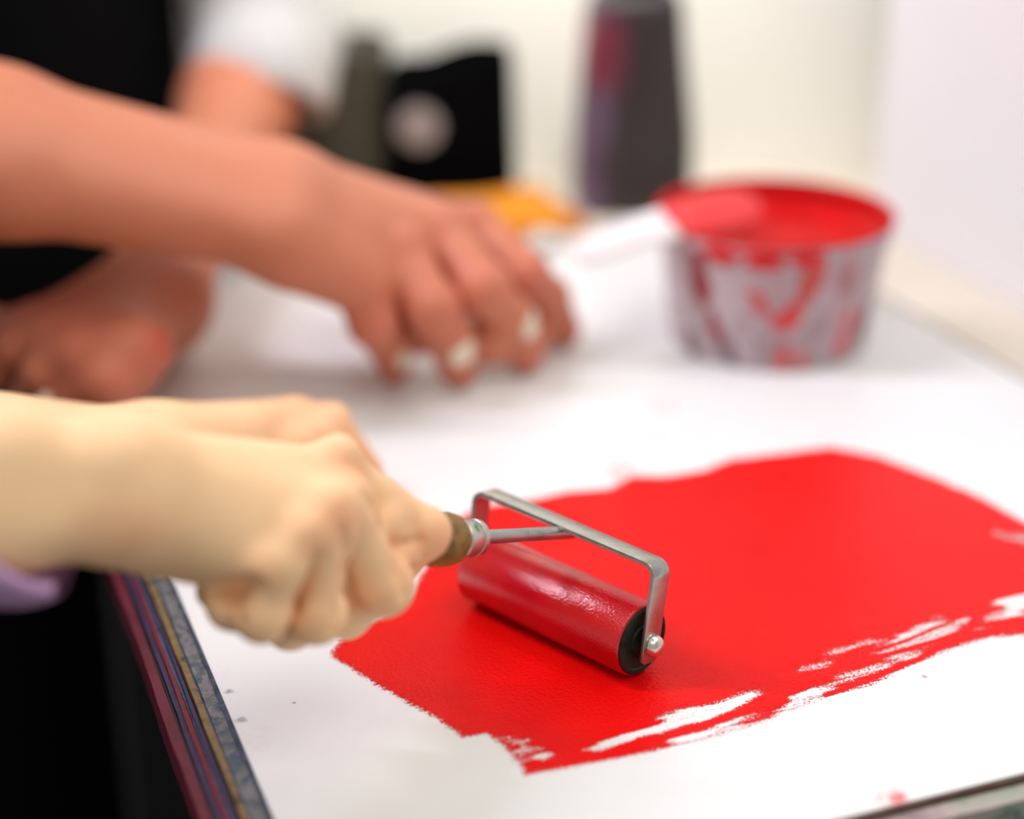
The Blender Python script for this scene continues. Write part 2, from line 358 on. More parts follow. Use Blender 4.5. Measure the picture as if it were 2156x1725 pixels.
for q, hw, lv in (([(1580, 318), (1700, 275), (1800, 232), (1905, 190)], .0011, .7), ([(1480, 372), (1640, 330), (1790, 285), (1945, 232)], .0015, .8), ([(500, 735), (650, 692), (900, 612), (1060, 555), (1200, 498), (1330, 448)], .0022, 1.1), ([(1380, 494), (1560, 424), (1720, 362), (1830, 306)], .0016, .9)):
    c = P2(q, **CG)
    for i in range(len(c)-1):
        d = c[i+1]-c[i]; t = np.clip(((A_-c[i, 0])*d[0]+(B_-c[i, 1])*d[1])/(d@d), 0, 1)
        k = np.clip((1-np.hypot(A_-c[i, 0]-t*d[0], B_-c[i, 1]-t*d[1])/hw)*1.8, 0, 1)
        cov = np.where(k > 0, np.maximum(cov, cov*(1-k)+lv*k), cov)
keep = cov > -1.45
cell = keep[:-1, :-1] | keep[1:, :-1] | keep[1:, 1:] | keep[:-1, 1:]
vid = -np.ones(cov.shape, int); used = np.zeros(cov.shape, bool)
for di in (0, 1):
    for dj in (0, 1): used[di:di+cell.shape[0], dj:dj+cell.shape[1]] |= cell
vid[used] = np.arange(used.sum())
ii, jj = np.nonzero(cell)
Fq = np.stack([vid[ii, jj], vid[ii+1, jj], vid[ii+1, jj+1], vid[ii, jj+1]], 1)
Vq = A_[used][:, None]*VA+B_[used][:, None]*VB; Vq[:, 2] = .00022
film = mesh_obj('ink_film', Vq, Fq, M_FILM)
at_ = film.data.attributes.new('cover', 'FLOAT', 'POINT'); at_.data.foreach_set('value', cov[used].astype(np.float32))
tag(film, 'glossy bright red ink rolled out thin on the white slab, dry-brushed at its lower edge', 'ink')

# ------------------------------------------------------------------ brayer
AX = np.array([.0634, -.0607, 0]); AX /= np.linalg.norm(AX)          # roller axis, towards its near end
HP = np.array([AX[1], -AX[0], 0])                                     # plan direction towards the handle
RR = .0152
near = np.array([.0508, .5975, RR+.0003]); ROLL_L = .088
bry = empty('brayer', tuple((near-AX*ROLL_L/2)*np.array([1, 1, 0])))
tag(bry, 'small hand brayer with red-inked roller, steel frame and wooden handle rolling over the red ink', 'brayer')
r = RR
bm_obj('roller', lathe_bm(near-AX*ROLL_L, AX, [(0, r*.2), (0, r-.0014), (.0003, r-.0005), (.001, r), (ROLL_L-.001, r), (ROLL_L-.0003, r-.0004), (ROLL_L, r-.0010), (ROLL_L, r*.2)], 96), M_ROLL, bry, True, 40)
for e, sg in ((near, 1), (near-AX*ROLL_L, -1)):
    bm_obj('end_cap', lathe_bm(e-AX*sg*.0005, AX*sg, [(0, r*.3), (0, r-.0012), (.0009, r-.0010), (.0014, r-.0016), (.0014, r-.0030), (.0007, r-.0036), (.0007, r*.45), (.0016, r*.42), (.0018, .0025), (.0018, .0006)], 64), M_RUBBER, bry, True, 35)
TH = math.radians(9)                                                  # frame arms lean away from the handle
UPV = -HP*math.sin(TH)+np.array([0, 0, math.cos(TH)]); WV = -HP*math.cos(TH)-np.array([0, 0, math.sin(TH)])
axc = near-AX*ROLL_L/2
HALF, TOPH, RAD, BT, BWD = ROLL_L/2+.0044, .0332, .0048, .0009, .0049
path = []                                                              # (along axis, up)
path.append((HALF, -.0078)); path.append((HALF, -.0068))
path += [(HALF, h) for h in np.linspace(-.004, TOPH-RAD, 12)]
path += [(HALF-RAD+RAD*math.cos(t), TOPH-RAD+RAD*math.sin(t)) for t in np.linspace(.15, math.pi/2, 8)]
path += [(x, TOPH) for x in np.linspace(HALF-RAD-.003, -(HALF-RAD-.003), 24)]
path += [(-HALF+RAD-RAD*math.sin(t), TOPH-RAD+RAD*math.cos(t)) for t in np.linspace(0, math.pi/2-.15, 8)]
path += [(-HALF, h) for h in np.linspace(TOPH-RAD, -.004, 12)]
path.append((-HALF, -.0068)); path.append((-HALF, -.0078))
pa = np.array(path); tg = np.gradient(pa, axis=0); tg /= np.linalg.norm(tg, axis=1)[:, None]
nrm = np.stack([tg[:, 1], -tg[:, 0]], 1)
V = []; Fc = []
to3 = lambda q, wv: axc+AX*q[0]+UPV*q[1]+WV*wv
wl = [BWD]*len(pa); wl[0] = wl[-1] = BWD*.62; wl[1] = wl[-2] = BWD*.9
sec = [(-1, -1), (-1, 1), (1, 1), (1, -1)]
for i, (q, nn) in enumerate(zip(pa, nrm)):
    for sx, sy in sec: V.append(to3(q+nn*BT*sx, wl[i]*sy))
    if i:
        o = 4*(i-1)
        for k in range(4): Fc.append((o+k, o+(k+1) % 4, o+4+(k+1) % 4, o+4+k))
Fc += [(3, 2, 1, 0), tuple(len(V)-4+k for k in range(4))]
bm = bmesh.new(); vs = [bm.verts.new(v) for v in V]
for f in Fc: bm.faces.new([vs[i] for i in f])
bmesh.ops.recalc_face_normals(bm, faces=bm.faces)
ed = [e for e in bm.edges if len(e.link_faces) == 2 and e.calc_face_angle() > 1.2]
bmesh.ops.bevel(bm, geom=ed, offset=.00035, segments=2, profile=.6, affect='EDGES')
bm_obj('frame', bm, M_STEEL, bry, True, 40)
for sg in (1, -1):
    o = axc+AX*sg*(HALF+BT)
    bm_obj('axle_nut', lathe_bm(o-AX*sg*.0026, AX*sg, [(0, .0026), (.0026, .0026), (.0026, .0042), (.0030, .0045), (.0038, .0045), (.0052, .0041), (.0064, .0032), (.0071, .0020), (.0073, .0004)], 40), M_STEEL2, bry, True, 45)
XB = axc+UPV*(TOPH-BT)
XB = XB-AX*.0015
SD = HP+np.array([0, 0, .33]); SD /= np.linalg.norm(SD)
so = XB-np.array([0, 0, .0026])-SD*.006
bm_obj('shank', lathe_bm(so, SD, [(0, .0004), (0, .0018), (.0015, .0026), (.006, .0028), (.0095, .0027), (.05, .0028), (.075, .0028), (.075, .0004)], 32), M_STEEL, bry, True, 40)
FO = .0585
bm_obj('ferrule', lathe_bm(so, SD, [(FO, .0028), (FO, .0062), (FO+.0006, .0070), (FO+.0030, .0072), (FO+.0032, .0069), (FO+.0036, .0072), (FO+.0105, .0075), (FO+.0110, .0071), (FO+.0110, .003)], 48), m_metal('worn_ferrule', (.60, .58, .50), .3, [(80, .6, .75, (.20, .12, .06))]), bry, True, 35)
hp = [(0, .0068), (.0008, .0078), (.0030, .0094), (.0065, .0103), (.0105, .0104), (.016, .0098), (.028, .0086), (.05, .0090), (.075, .0102), (.092, .0098), (.100, .0080), (.104, .0045), (.105, .0005)]
handle = bm_obj('handle', lathe_bm(so, SD, [(FO+.0111+s, rr) for s, rr in hp], 48), M_WOOD, bry, True, 60)
HAX = lambda s: so+SD*s
# dried green paint fleck on the ferrule
d_, e1_, e2_ = frame_of(SD)
toc = np.array([0, 0, CAM_H])-HAX(FO+.006); toc -= d_*(toc@d_); toc /= np.linalg.norm(toc)
sd2 = np.cross(d_, toc)
fv = []; ff = []
nf = 14
cen = lambda s, ang, h: HAX(FO+.0072+s)+(toc*math.cos(ang)+sd2*math.sin(ang))*(.0074+h)
base_ang = .55 if (np.array([0, 0, 1.])@sd2) > 0 else -.55
fv.append(cen(0, base_ang, .0004))
for k in range(nf):
    t = 2*math.pi*k/nf; rr = .0017*(1+.35*math.sin(3*t+1)+.2*math.sin(5*t))
    fv.append(cen(rr*.55*math.cos(t), base_ang+rr*math.sin(t)/.0074, .00003)); ff.append((0, 1+k, 1+(k+1) % nf))
tag(mesh_obj('paint_fleck', fv, ff, m_plain('green_paint', sr(20, 150, 80), .4), bry), 'dried green paint fleck')

# ------------------------------------------------------------------ smooth body surfaces (distance field + surface nets)
def axis(lo, hi, segs, coarse):
    """segs: (start, end, step) fine intervals, coarse step elsewhere"""
    out = [lo]; x = lo
    while x < hi:
        st = coarse
        for s, e, d in segs:
            if s <= x < e: st = min(st, d)
            elif x < s: st = min(st, max(d, (s-x)*.35))
        # ease out of a fine interval
        for s, e, d in segs:
            if x >= e: st = min(st, d+(x-e)*.25)
        x += max(st, .0004); out.append(x)
    return np.array(out, np.float32)
def smin(a, b, k):
    h = np.maximum(k-np.abs(a-b), 0)/k
    return np.minimum(a, b)-h*h*(k*.25)
class Field:
    def __init__(s, xs, ys, zs): s.ax = (xs, ys, zs); s.D = np.full((len(xs), len(ys), len(zs)), 1., np.float32)
    def blank(s): return np.full(s.D.shape, 1., np.float32)
    def block(s, lo, hi):
        return tuple(slice(max(0, int(np.searchsorted(a, l))-1), int(np.searchsorted(a, h))+1) for a, l, h in zip(s.ax, lo, hi))
    def cap(s, G, a, b, r1, r2, k, flat=None):
        a = np.asarray(a, np.float32); b = np.asarray(b, np.float32); R = max(r1, r2); m = R+.022+.3*R
        sl = s.block(np.minimum(a, b)-m, np.maximum(a, b)+m)
        if any(x.stop <= x.start for x in sl): return
        X = s.ax[0][sl[0]][:, None, None]-a[0]; Y = s.ax[1][sl[1]][None, :, None]-a[1]; Z = s.ax[2][sl[2]][None, None, :]-a[2]
        d = b-a; L = float(d@d)
        if L < 1e-12: dist = np.sqrt(X*X+Y*Y+Z*Z)-r1
        else:
            t = np.clip((X*d[0]+Y*d[1]+Z*d[2])/L, 0, 1)
            dist = np.sqrt((X-t*d[0])**2+(Y-t*d[1])**2+(Z-t*d[2])**2)-(r1+(r2-r1)*t)
        G[sl] = smin(G[sl], dist.astype(np.float32), k) if k > 0 else np.minimum(G[sl], dist)
    def hit(s, px, py, sink=0.):
        """first point of the surface seen through a picture point, pushed in by sink"""
        a = at(px, py, 1.)-np.array([0, 0, CAM_H]); t = np.arange(.45, 1.3, .0004); P = np.array([0, 0, CAM_H])+t[:, None]*a
        ix = [np.clip(np.searchsorted(ax_, P[:, i])-1, 0, len(ax_)-2) for i, ax_ in enumerate(s.ax)]
        fr = [np.clip((P[:, i]-ax_[ix[i]])/(ax_[ix[i]+1]-ax_[ix[i]]), 0, 1) for i, ax_ in enumerate(s.ax)]
        v = 0
        for c in range(8):
            o = [(c >> i) & 1 for i in range(3)]
            v = v+s.D[ix[0]+o[0], ix[1]+o[1], ix[2]+o[2]]*np.prod([fr[i] if o[i] else 1-fr[i] for i in range(3)], axis=0)
        m = np.nonzero(v < 0)[0]
        if not len(m): return P[int(np.argmin(v))]
        return P[m[0]]+a/np.linalg.norm(a)*sink
    def cut(s, a, b, r, k):
        """press a groove"""
        G = s.blank(); s.cap(G, a, b, r, r, 0)
        m = G < .05
        h = np.maximum(k-np.abs(s.D[m]+G[m]), 0)/k
        s.D[m] = np.maximum(s.D[m], -G[m])+h*h*(k*.25)
def surfnet(D, ax, smooth=2):
    xs, ys, zs = ax; S = D < 0
    c = [S[i:S.shape[0]-1+i, j:S.shape[1]-1+j, k:S.shape[2]-1+k] for i in (0, 1) for j in (0, 1) for k in (0, 1)]
    anyv = c[0].copy(); allv = c[0].copy()
    for q in c[1:]: anyv |= q; allv &= q
    act = anyv & ~allv; I, J, K = np.nonzero(act); n = len(I)
    idx = -np.ones(act.shape, np.int32); idx[act] = np.arange(n)
    acc = np.zeros((n, 3)); cnt = np.zeros(n)
    for axn in range(3):
        for u in (0, 1):
            for v in (0, 1):
                o0 = [0, 0, 0]; oth = [q for q in range(3) if q != axn]; o0[oth[0]] = u; o0[oth[1]] = v; o1 = list(o0); o1[axn] = 1
                i0 = (I+o0[0], J+o0[1], K+o0[2]); i1 = (I+o1[0], J+o1[1], K+o1[2])
                d0 = D[i0]; d1 = D[i1]; m = (d0 < 0) != (d1 < 0)
                t = np.where(m, d0/np.where(m, d0-d1, 1), 0)
                p0 = np.stack([xs[i0[0]], ys[i0[1]], zs[i0[2]]], 1); p1 = np.stack([xs[i1[0]], ys[i1[1]], zs[i1[2]]], 1)
                acc += np.where(m[:, None], p0+(p1-p0)*t[:, None], 0); cnt += m
    V = acc/cnt[:, None]; quads = []
    for axn in range(3):
        A = [slice(None)]*3; B = [slice(None)]*3; A[axn] = slice(0, -1); B[axn] = slice(1, None)
        s0, s1 = S[tuple(A)], S[tuple(B)]
        i, j, k = np.nonzero(s0 != s1); q = [i, j, k]; u, v = [z for z in range(3) if z != axn]
        ok = (q[u] > 0) & (q[v] > 0) & (q[u] < act.shape[u]) & (q[v] < act.shape[v])
        q = [z[ok] for z in q]; flip = S[tuple(q)]
        def cellid(du, dv):
            z = [q[0].copy(), q[1].copy(), q[2].copy()]; z[u] -= du; z[v] -= dv; return idx[tuple(z)]
        f = np.stack([cellid(1, 1), cellid(0, 1), cellid(0, 0), cellid(1, 0)], 1)
        if axn == 1: flip = ~flip
        f[~flip] = f[~flip][:, ::-1]; quads.append(f)
    Q = np.vstack(quads); Q = Q[(Q >= 0).all(1)]
    for it in range(smooth):
        for lam in (.5, -.42):
            s = np.zeros_like(V); c_ = np.zeros(n)
            for e in range(4):
                p, q = Q[:, e], Q[:, (e+1) % 4]
                for dim in range(3): s[:, dim] += np.bincount(p, V[q, dim], n)+np.bincount(q, V[p, dim], n)
                c_ += np.bincount(p, minlength=n)+np.bincount(q, minlength=n)
            V = V+lam*(s/np.maximum(c_, 1)[:, None]-V)
    return V, Q
def np_mesh(name, V, Q, mat, parent):
    me = bpy.data.meshes.new(name); me.vertices.add(len(V)); me.vertices.foreach_set('co', V.astype(np.float32).ravel())
    me.loops.add(Q.size); me.loops.foreach_set('vertex_index', Q.astype(np.int32).ravel())
    me.polygons.add(len(Q)); me.polygons.foreach_set('loop_start', np.arange(0, Q.size, 4, dtype=np.int32))
    me.update(); me.validate()
    return link(name, me, mat, parent)
def put_attr(o, name, V, pts):
    f = np.zeros(len(V))
    for p, rad, k in pts: f = np.maximum(f, k*np.exp(-((V-np.asarray(p))**2).sum(1)/(rad*rad)))
    a = o.data.attributes.new(name, 'FLOAT', 'POINT'); a.data.foreach_set('value', f.astype(np.float32))
def finger(fl, G, J, R, kn=1.0):
    """J joints from knuckle to tip, R radii"""
    for i in range(len(J)-1): fl.cap(G, J[i], J[i+1], R[i], R[i+1], .0035)
    for i in range(1, len(J)-1): fl.cap(G, J[i], J[i], R[i]*1.06*kn, R[i]*1.06*kn, .004)
def nail(parent, mat, c, nor, dirv, wd, ln):
    nor = np.asarray(nor, float); nor /= np.linalg.norm(nor); d = np.asarray(dirv, float); d -= nor*(d@nor); d /= np.linalg.norm(d); s = np.cross(nor, d)
    V = []; Fc = []; NU, NV = 9, 9
    for i in range(NU):
        for j in range(NV):
            u, v = -1+2*i/(NU-1), -1+2*j/(NV-1)
            # rounded-square outline
            uu = u*math.sqrt(1-.38*v*v); vv = v*math.sqrt(1-.38*u*u)
            V.append(np.asarray(c)+s*uu*wd*1.12+d*vv*ln*1.12+nor*(.0006-uu*uu*wd*.42-vv*vv*ln*.10))
    for i in range(NU-1):
        for j in range(NV-1): Fc.append((i*NV+j, (i+1)*NV+j, (i+1)*NV+j+1, i*NV+j+1))
    o = mesh_obj('fingernail', V, Fc, mat, parent)
    md = o.modifiers.new('thickness', 'SOLIDIFY'); md.thickness = .0006; md.offset = -1
    return o

# ------------------------------------------------------------------ front person (rolls the ink)
p1 = empty('person', (-.45, .62, FLOOR_Z))
tag(p1, 'person with pale skin and lilac cuff gripping the brayer in the right hand', 'person')
fl = Field(axis(-.72, .02, [(-.185, 0.0, .0012)], .016), axis(.36, .98, [(.475, .665, .0012), (.70, .83, .0026)], .016), axis(-.02, .62, [(.0, .165, .0012)], .016))
mm = .001
idx_ = [at(708, 992, .616), at(892, 1122, .632), at(812, 1222, .648), at(765, 1220, .668)]
mid_ = [at(726, 1066, .602), at(808, 1234, .615), at(728, 1290, .630), at(695, 1245, .648)]
rin_ = [at(676, 1122, .592), at(666, 1292, .600), at(612, 1314, .616), at(590, 1258, .630)]
pin_ = [at(590, 1186, .582), at(553, 1296, .586), at(488, 1276, .594), at(448, 1246, .602)]
Ff = fl.blank()
finger(fl, Ff, idx_, [9.2*mm, 8.5*mm, 7.8*mm, 6.4*mm])
Fm = fl.blank(); finger(fl, Fm, mid_, [9.6*mm, 9.6*mm, 8.2*mm, 6.6*mm])
Fr = fl.blank(); finger(fl, Fr, rin_, [9.6*mm, 9.4*mm, 8.0*mm, 6.4*mm])
Fp = fl.blank(); finger(fl, Fp, pin_, [8.4*mm, 8.2*mm, 7.2*mm, 6.0*mm])
Th = fl.blank(); finger(fl, Th, [at(380, 1020, .60), at(570, 1040, .632), at(700, 1120, .652), at(795, 1150, .672)], [10*mm, 9.5*mm, 8.5*mm, 6.5*mm])
F_ = Ff
for g in (Fm, Fr, Fp): F_ = smin(F_, g, .0016)
fl.cap(Th, at(812, 1100, .620), at(840, 1172, .626), 8*mm, 8*mm, .004); fl.cap(Th, at(715, 1185, .616), at(722, 1260, .622), 8*mm, 8*mm, .004)
F_ = smin(F_, Th, .003)
Pm = fl.blank(); k = .014
fl.cap(Pm, at(560, 1080, .612), at(720, 1130, .632), 10*mm, 9*mm, k)
wr_u, wr_l = at(255, 985, .567), at(250, 1085, .566)
for m0, m1, r0, r1 in ((at(290, 975, .572), idx_[0], 11*mm, 8.4*mm), (at(285, 1010, .572), mid_[0], 11*mm, 8.6*mm), (at(285, 1050, .574), rin_[0], 11*mm, 8.2*mm), (at(290, 1095, .578), pin_[0], 10.5*mm, 7.4*mm)):
    fl.cap(Pm, m0, m1, r0, r1, k)
fl.cap(Pm, at(300, 1140, .588), at(440, 1178, .590), 9.5*mm, 8.5*mm, k)          # heel of the hand
fl.cap(Pm, at(300, 1030, .592), at(500, 1060, .618), 12*mm, 11*mm, k)            # base of the thumb
fl.cap(Pm, at(330, 1090, .590), at(540, 1120, .605), 11*mm, 10*mm, k)
fl.cap(Pm, wr_u, at(290, 985, .572), 13.2*mm, 12*mm, k); fl.cap(Pm, wr_l, at(300, 1085, .576), 12.5*mm, 12*mm, k)
el1 = at(0, 1030, .556)+np.array([-.215, -.005, .012])
fa_u, fa_l = at(0, 962, .552), at(0, 1098, .552)
fl.cap(Pm, wr_u, fa_u, 13.2*mm, 15.0*mm, k); fl.cap(Pm, wr_l, fa_l, 12.5*mm, 14.6*mm, k)
fl.cap(Pm, fa_u, el1, 15.0*mm, 26*mm, k); fl.cap(Pm, fa_l, el1, 14.6*mm, 26*mm, k)
fl.cap(Pm, at(205, 965, .561), at(235, 968, .562), 12.4*mm, 12.4*mm, .006)           # wrist bone
sh1 = np.array([-.60, .53, .40]); fl.cap(Pm, el1, sh1, 28*mm, 42*mm, .02)
fl.D = smin(F_, Pm, .0065)
# knuckle bumps and skin folds, seated on the surface
def bump(px, py, r_, k_, depth): c_ = fl.hit(px, py, depth); fl.cap(fl.D, c_, c_, r_, r_, k_); return c_
kb = [bump(712, 958, 6.8*mm, .007, .0045), bump(694, 1066, 6.6*mm, .007, .0043), bump(644, 1120, 6.4*mm, .007, .0043), bump(546, 1200, 6.0*mm, .007, .0042)]
def fold(pts, r_=.0011, k_=.0022, sink=.0004):
    q = [fl.hit(x, y, sink) for x, y in pts]
    for a_, b_ in zip(q, q[1:]): fl.cut(a_, b_, r_, k_)
fold([(826, 1146), (852, 1146), (884, 1138)]); fold([(727, 1248), (744, 1262), (768, 1276)]); fold([(770, 1042), (786, 1066), (806, 1106), (829, 1150), (842, 1208), (849, 1258)], .0013, .0030)
fold([(722, 1120), (727, 1150), (726, 1200), (723, 1246), (710, 1290), (697, 1330)], .0012, .0030)
fold([(664, 1180), (651, 1213), (622, 1275), (592, 1342)], .0013, .0032)
fold([(500, 1272), (500, 1288), (508, 1312)], .0009)
fold([(452, 1240), (490, 1242), (532, 1236)], .0030, .005, .0008); fold([(866, 1190), (880, 1200)], .0006)
# left hand laid on the slab behind, and its arm
Lf = fl.blank()
lk = [on(622, 884, .036), on(600, 905, .032), on(560, 925, .030), on(520, 945, .027)]
lt = [on(778, 990, .009), on(745, 1025, .009), on(700, 1040, .009), on(650, 1050, .009)]
for a_, b_, r_ in zip(lk, lt, (8.2, 8.4, 8.0, 7.0)):
    mid = (a_+b_)/2+np.array([0, 0, .012]); finger(fl, Lf, [a_, mid, b_], [r_*mm*1.08, r_*mm, r_*mm*.8])
finger(fl, Lf, [on(470, 960, .03), on(560, 1010, .016), on(640, 1060, .009)], [9*mm, 8.5*mm, 7*mm])
wl1 = on(330, 945, .045)
Lp = fl.blank()
for a_ in lk: fl.cap(Lp, wl1, a_, 14*mm, 9.4*mm, .014)
el1b = wl1+np.array([-.23, .0, .02]); fl.cap(Lp, wl1, el1b, 16*mm, 28*mm, .014)
sh1b = np.array([-.60, .84, .40]); fl.cap(Lp, el1b, sh1b, 28*mm, 42*mm, .02)
fl.D = np.minimum(fl.D, smin(Lf, Lp, .006))
# trunk joining both shoulders
T = fl.blank(); fl.cap(T, sh1, sh1b, 50*mm, 50*mm, .03); fl.cap(T, (-.61, .69, .38), (-.61, .69, .06), 100*mm, 95*mm, .05)
fl.D = smin(fl.D, T, .03)
V1, Q1 = surfnet(fl.D, fl.ax, 3)
body1 = np_mesh('body', V1, Q1, M_SKIN1, p1)
put_attr(body1, 'flush', V1, [(fl.hit(735, 985), .012, .75), (fl.hit(712, 1085), .011, .85), (fl.hit(662, 1140), .010, .75), (fl.hit(560, 1215), .009, .6), (fl.hit(905, 1126), .014, .85), (fl.hit(800, 1270), .012, .6), (fl.hit(655, 1310), .012, .5), (fl.hit(490, 1300), .012, .6), (fl.hit(850, 1060), .014, .4), (fl.hit(640, 1225), .010, .6), (fl.hit(845, 1200), .010, .6), (fl.hit(280, 1130), .012, .6), (fl.hit(829, 1150), .006, .7), (fl.hit(726, 1200), .005, .6), (fl.hit(724, 1250), .005, .7), (fl.hit(622, 1275), .005, .7), (fl.hit(800, 1095), .005, .6), (fl.hit(230, 1100), .012, .5), (lk[0], .03, .8), (lt[0], .03, .9)])
put_attr(body1, 'stain', V1, [((9, 9, 9), .01, 0)])
# clothes of the front person
def coarse_field(lo, hi, st): return Field(*[np.arange(l, h, st, dtype=np.float32) for l, h in zip(lo, hi)])
def half(fl_, p, n):
    X = fl_.ax[0][:, None, None]-p[0]; Y = fl_.ax[1][None, :, None]-p[1]; Z = fl_.ax[2][None, None, :]-p[2]
    n = np.asarray(n, float)/np.linalg.norm(n); return (X*n[0]+Y*n[1]+Z*n[2]).astype(np.float32)
cf = coarse_field((-.42, .44, .02), (-.14, .62, .26), .0026)
O = cf.blank(); In = cf.blank()
c0 = at(0, 1038, .556)+np.array([.004, 0, -.004])
fd = (el1-c0)/np.linalg.norm(el1-c0)
cf.cap(O, c0, el1, .033, .040, .01); cf.cap(O, el1, sh1, .042, .060, .02)
cf.cap(In, c0, el1, .0275, .034, .01); cf.cap(In, el1, sh1, .036, .054, .02)
cutp = half(cf, at(5, 1100, .55), (1, .15, -.62) if False else (1., 0., .9))
cf.D = np.maximum(np.maximum(O, -In), cutp)
V, Q = surfnet(cf.D, cf.ax, 2)
np_mesh('sleeve', V, Q, m_plain('lilac_cotton', sr(190, 150, 190), .9, .1, 40), p1)
cf = coarse_field((-.74, .62, .0), (-.22, .98, .48), .004)
O = cf.blank(); In = cf.blank()
cf.cap(O, el1b+np.array([.03, 0, 0]), sh1b, .045, .060, .02); cf.cap(O, el1b+np.array([.06, 0, 0]), el1b, .040, .045, .01)
cf.cap(In, el1b+np.array([.09, 0, 0]), el1b, .032, .036, .01); cf.cap(In, el1b, sh1b, .036, .052, .02)
cf.D = np.maximum(np.maximum(O, -In), half(cf, el1b+np.array([.035, 0, 0]), (1., 0., -.1)))
V, Q = surfnet(cf.D, cf.ax, 2)
np_mesh('sleeve', V, Q, bpy.data.materials['lilac_cotton'], p1)
cf = coarse_field((-.85, .42, FLOOR_Z+.01), (-.38, .98, .50), .012)
G = cf.blank(); cf.cap(G, (-.61, .66, .40), (-.61, .72, .40), .13, .13, .05); cf.cap(G, (-.61, .62, .36), (-.61, .64, -.10), .13, .15, .06); cf.cap(G, (-.61, .76, .36), (-.61, .74, -.10), .13, .15, .06)
cf.cap(G, (-.61, .60, -.1), (-.61, .58, FLOOR_Z+.1), .14, .13, .06); cf.cap(G, (-.61, .78, -.1), (-.61, .80, FLOOR_Z+.1), .14, .13, .06)
V, Q = surfnet(cf.D if False else G, cf.ax, 2)
np_mesh('apron', V, Q, M_BLACK, p1)

# ------------------------------------------------------------------ second person (far left, pressing a hand on the slab)
p2 = empty('person', (-.42, 1.30, FLOOR_Z))
tag(p2, 'person in black apron and rolled white sleeves, right hand pressed on the white slab', 'person')
fl = Field(axis(-.72, .06, [(-.34, .05, .0018)], .016), axis(.78, 1.50, [(.80, 1.06, .0018), (1.06, 1.25, .005)], .016), axis(-.03, .56, [(-.02, .16, .0018)], .016))
wr2 = on(585, 442, .100)
A4 = [on(770, 588, .064), on(785, 680, .046), on(830, 772, .011)]
B4 = [on(848, 538, .074), on(912, 650, .053), on(965, 775, .012)]
C4 = [on(930, 492, .078), on(1020, 610, .057), on(1105, 745, .012)]
D4 = [on(1000, 478, .070), on(1105, 580, .052), on(1186, 693, .011)]
F_ = None
for J, R_ in ((A4, (13, 12.4, 9.6)), (B4, (14, 13.4, 10.8)), (C4, (14, 13.6, 11.0)), (D4, (13.4, 13, 10.4))):
    G = fl.blank(); finger(fl, G, [J[0], J[1], (J[1]*.42+J[2]*.58)+np.array([0, 0, .006]), J[2]], [q*mm for q in (R_[0], R_[1], (R_[1]+R_[2])/2, R_[2])])
    F_ = G if F_ is None else smin(F_, G, .002)
G = fl.blank(); finger(fl, G, [on(775, 530, .048), on(868, 690, .031), on(1035, 722, .022), on(1135, 708, .014)], [16*mm, 13.5*mm, 11*mm, 9*mm]); F_ = smin(F_, G, .003)
Pm = fl.blank(); k = .018
wu, wlow, wm = on(592, 385, .112), on(582, 492, .100), on(590, 438, .106)
for s_, J, r0, r1 in ((wlow, A4, 17, 11), (wlow*.66+wu*.34, B4, 18, 12), (wlow*.33+wu*.67, C4, 18, 12), (wu, D4, 17, 11.5)):
    fl.cap(Pm, s_, J[0], r0*mm, r1*mm, k)
fl.cap(Pm, wlow+np.array([.01, 0, -.012]), (A4[0]+wlow)/2+np.array([.02, .0, -.016]), 17*mm, 15*mm, k)
fl.cap(Pm, wu+np.array([.01, 0, -.012]), (D4[0]+wu)/2+np.array([.0, .0, -.02]), 17*mm, 15*mm, k)
fu, flw, fmid = on(0, 262, .150), on(0, 374, .136), on(0, 325, .143)
el2 = fmid+np.array([-.12, .02, .035])
fl.cap(Pm, wu, fu, 19*mm, 27*mm, k); fl.cap(Pm, wlow, flw, 19*mm, 25*mm, k)
fl.cap(Pm, wm, fmid, 21*mm, 32*mm, k); fl.cap(Pm, fu, el2, 27*mm, 40*mm, k); fl.cap(Pm, flw, el2, 27*mm, 40*mm, k)
sh2 = np.array([-.60, 1.26, .46]); fl.cap(Pm, el2, sh2, 40*mm, 50*mm, .02)
R2 = smin(F_, Pm, .008)
# tendon / knuckle relief
for J in (A4, B4, C4, D4):
    c_ = J[0]+np.array([-.001, -.003, .006]); fl.cap(R2, c_, c_, 8.4*mm, 8.4*mm, .008)
# left arm, leaning on the slab edge
Pl = fl.blank()
elL = at(560, 60, 1.31); wrL = on(325, 632, .040); armm = at(498, 225, 1.25)
fl.cap(Pl, elL, armm, 43*mm, 37*mm, k); fl.cap(Pl, armm, wrL, 37*mm, 26*mm, k)
kn = [on(215, 800, .036), on(160, 745, .044), on(112, 712, .046), on(68, 690, .046)]
for c_, r_ in zip(kn, (12, 12.5, 12.5, 12)): fl.cap(Pl, wrL, c_, 22*mm, r_*mm, .02)
fl.cap(Pl, on(290, 735, .045), on(225, 825, .024), 18*mm, 15*mm, .018)
Fl_ = None
tips = [(on(150, 838, .024), on(95, 868, .010)), (on(90, 788, .034), on(45, 850, .014)), (on(35, 735, .040), on(-20, 810, .018)), (on(-10, 690, .040), on(-60, 770, .018))]
for c_, (a_, b_), r_ in zip(kn, tips, (9, 10, 10.4, 10)):
    G = fl.blank(); finger(fl, G, [c_, a_, b_], [r_*1.12*mm, r_*mm, r_*.82*mm]); Fl_ = G if Fl_ is None else smin(Fl_, G, .002)
shL = np.array([-.27, 1.27, .46]); fl.cap(Pl, elL, shL, 43*mm, 52*mm, .02)
T = fl.blank(); fl.cap(T, sh2, shL, 60*mm, 60*mm, .03); fl.cap(T, (-.44, 1.34, .40), (-.44, 1.34, .08), 100*mm, 95*mm, .05)
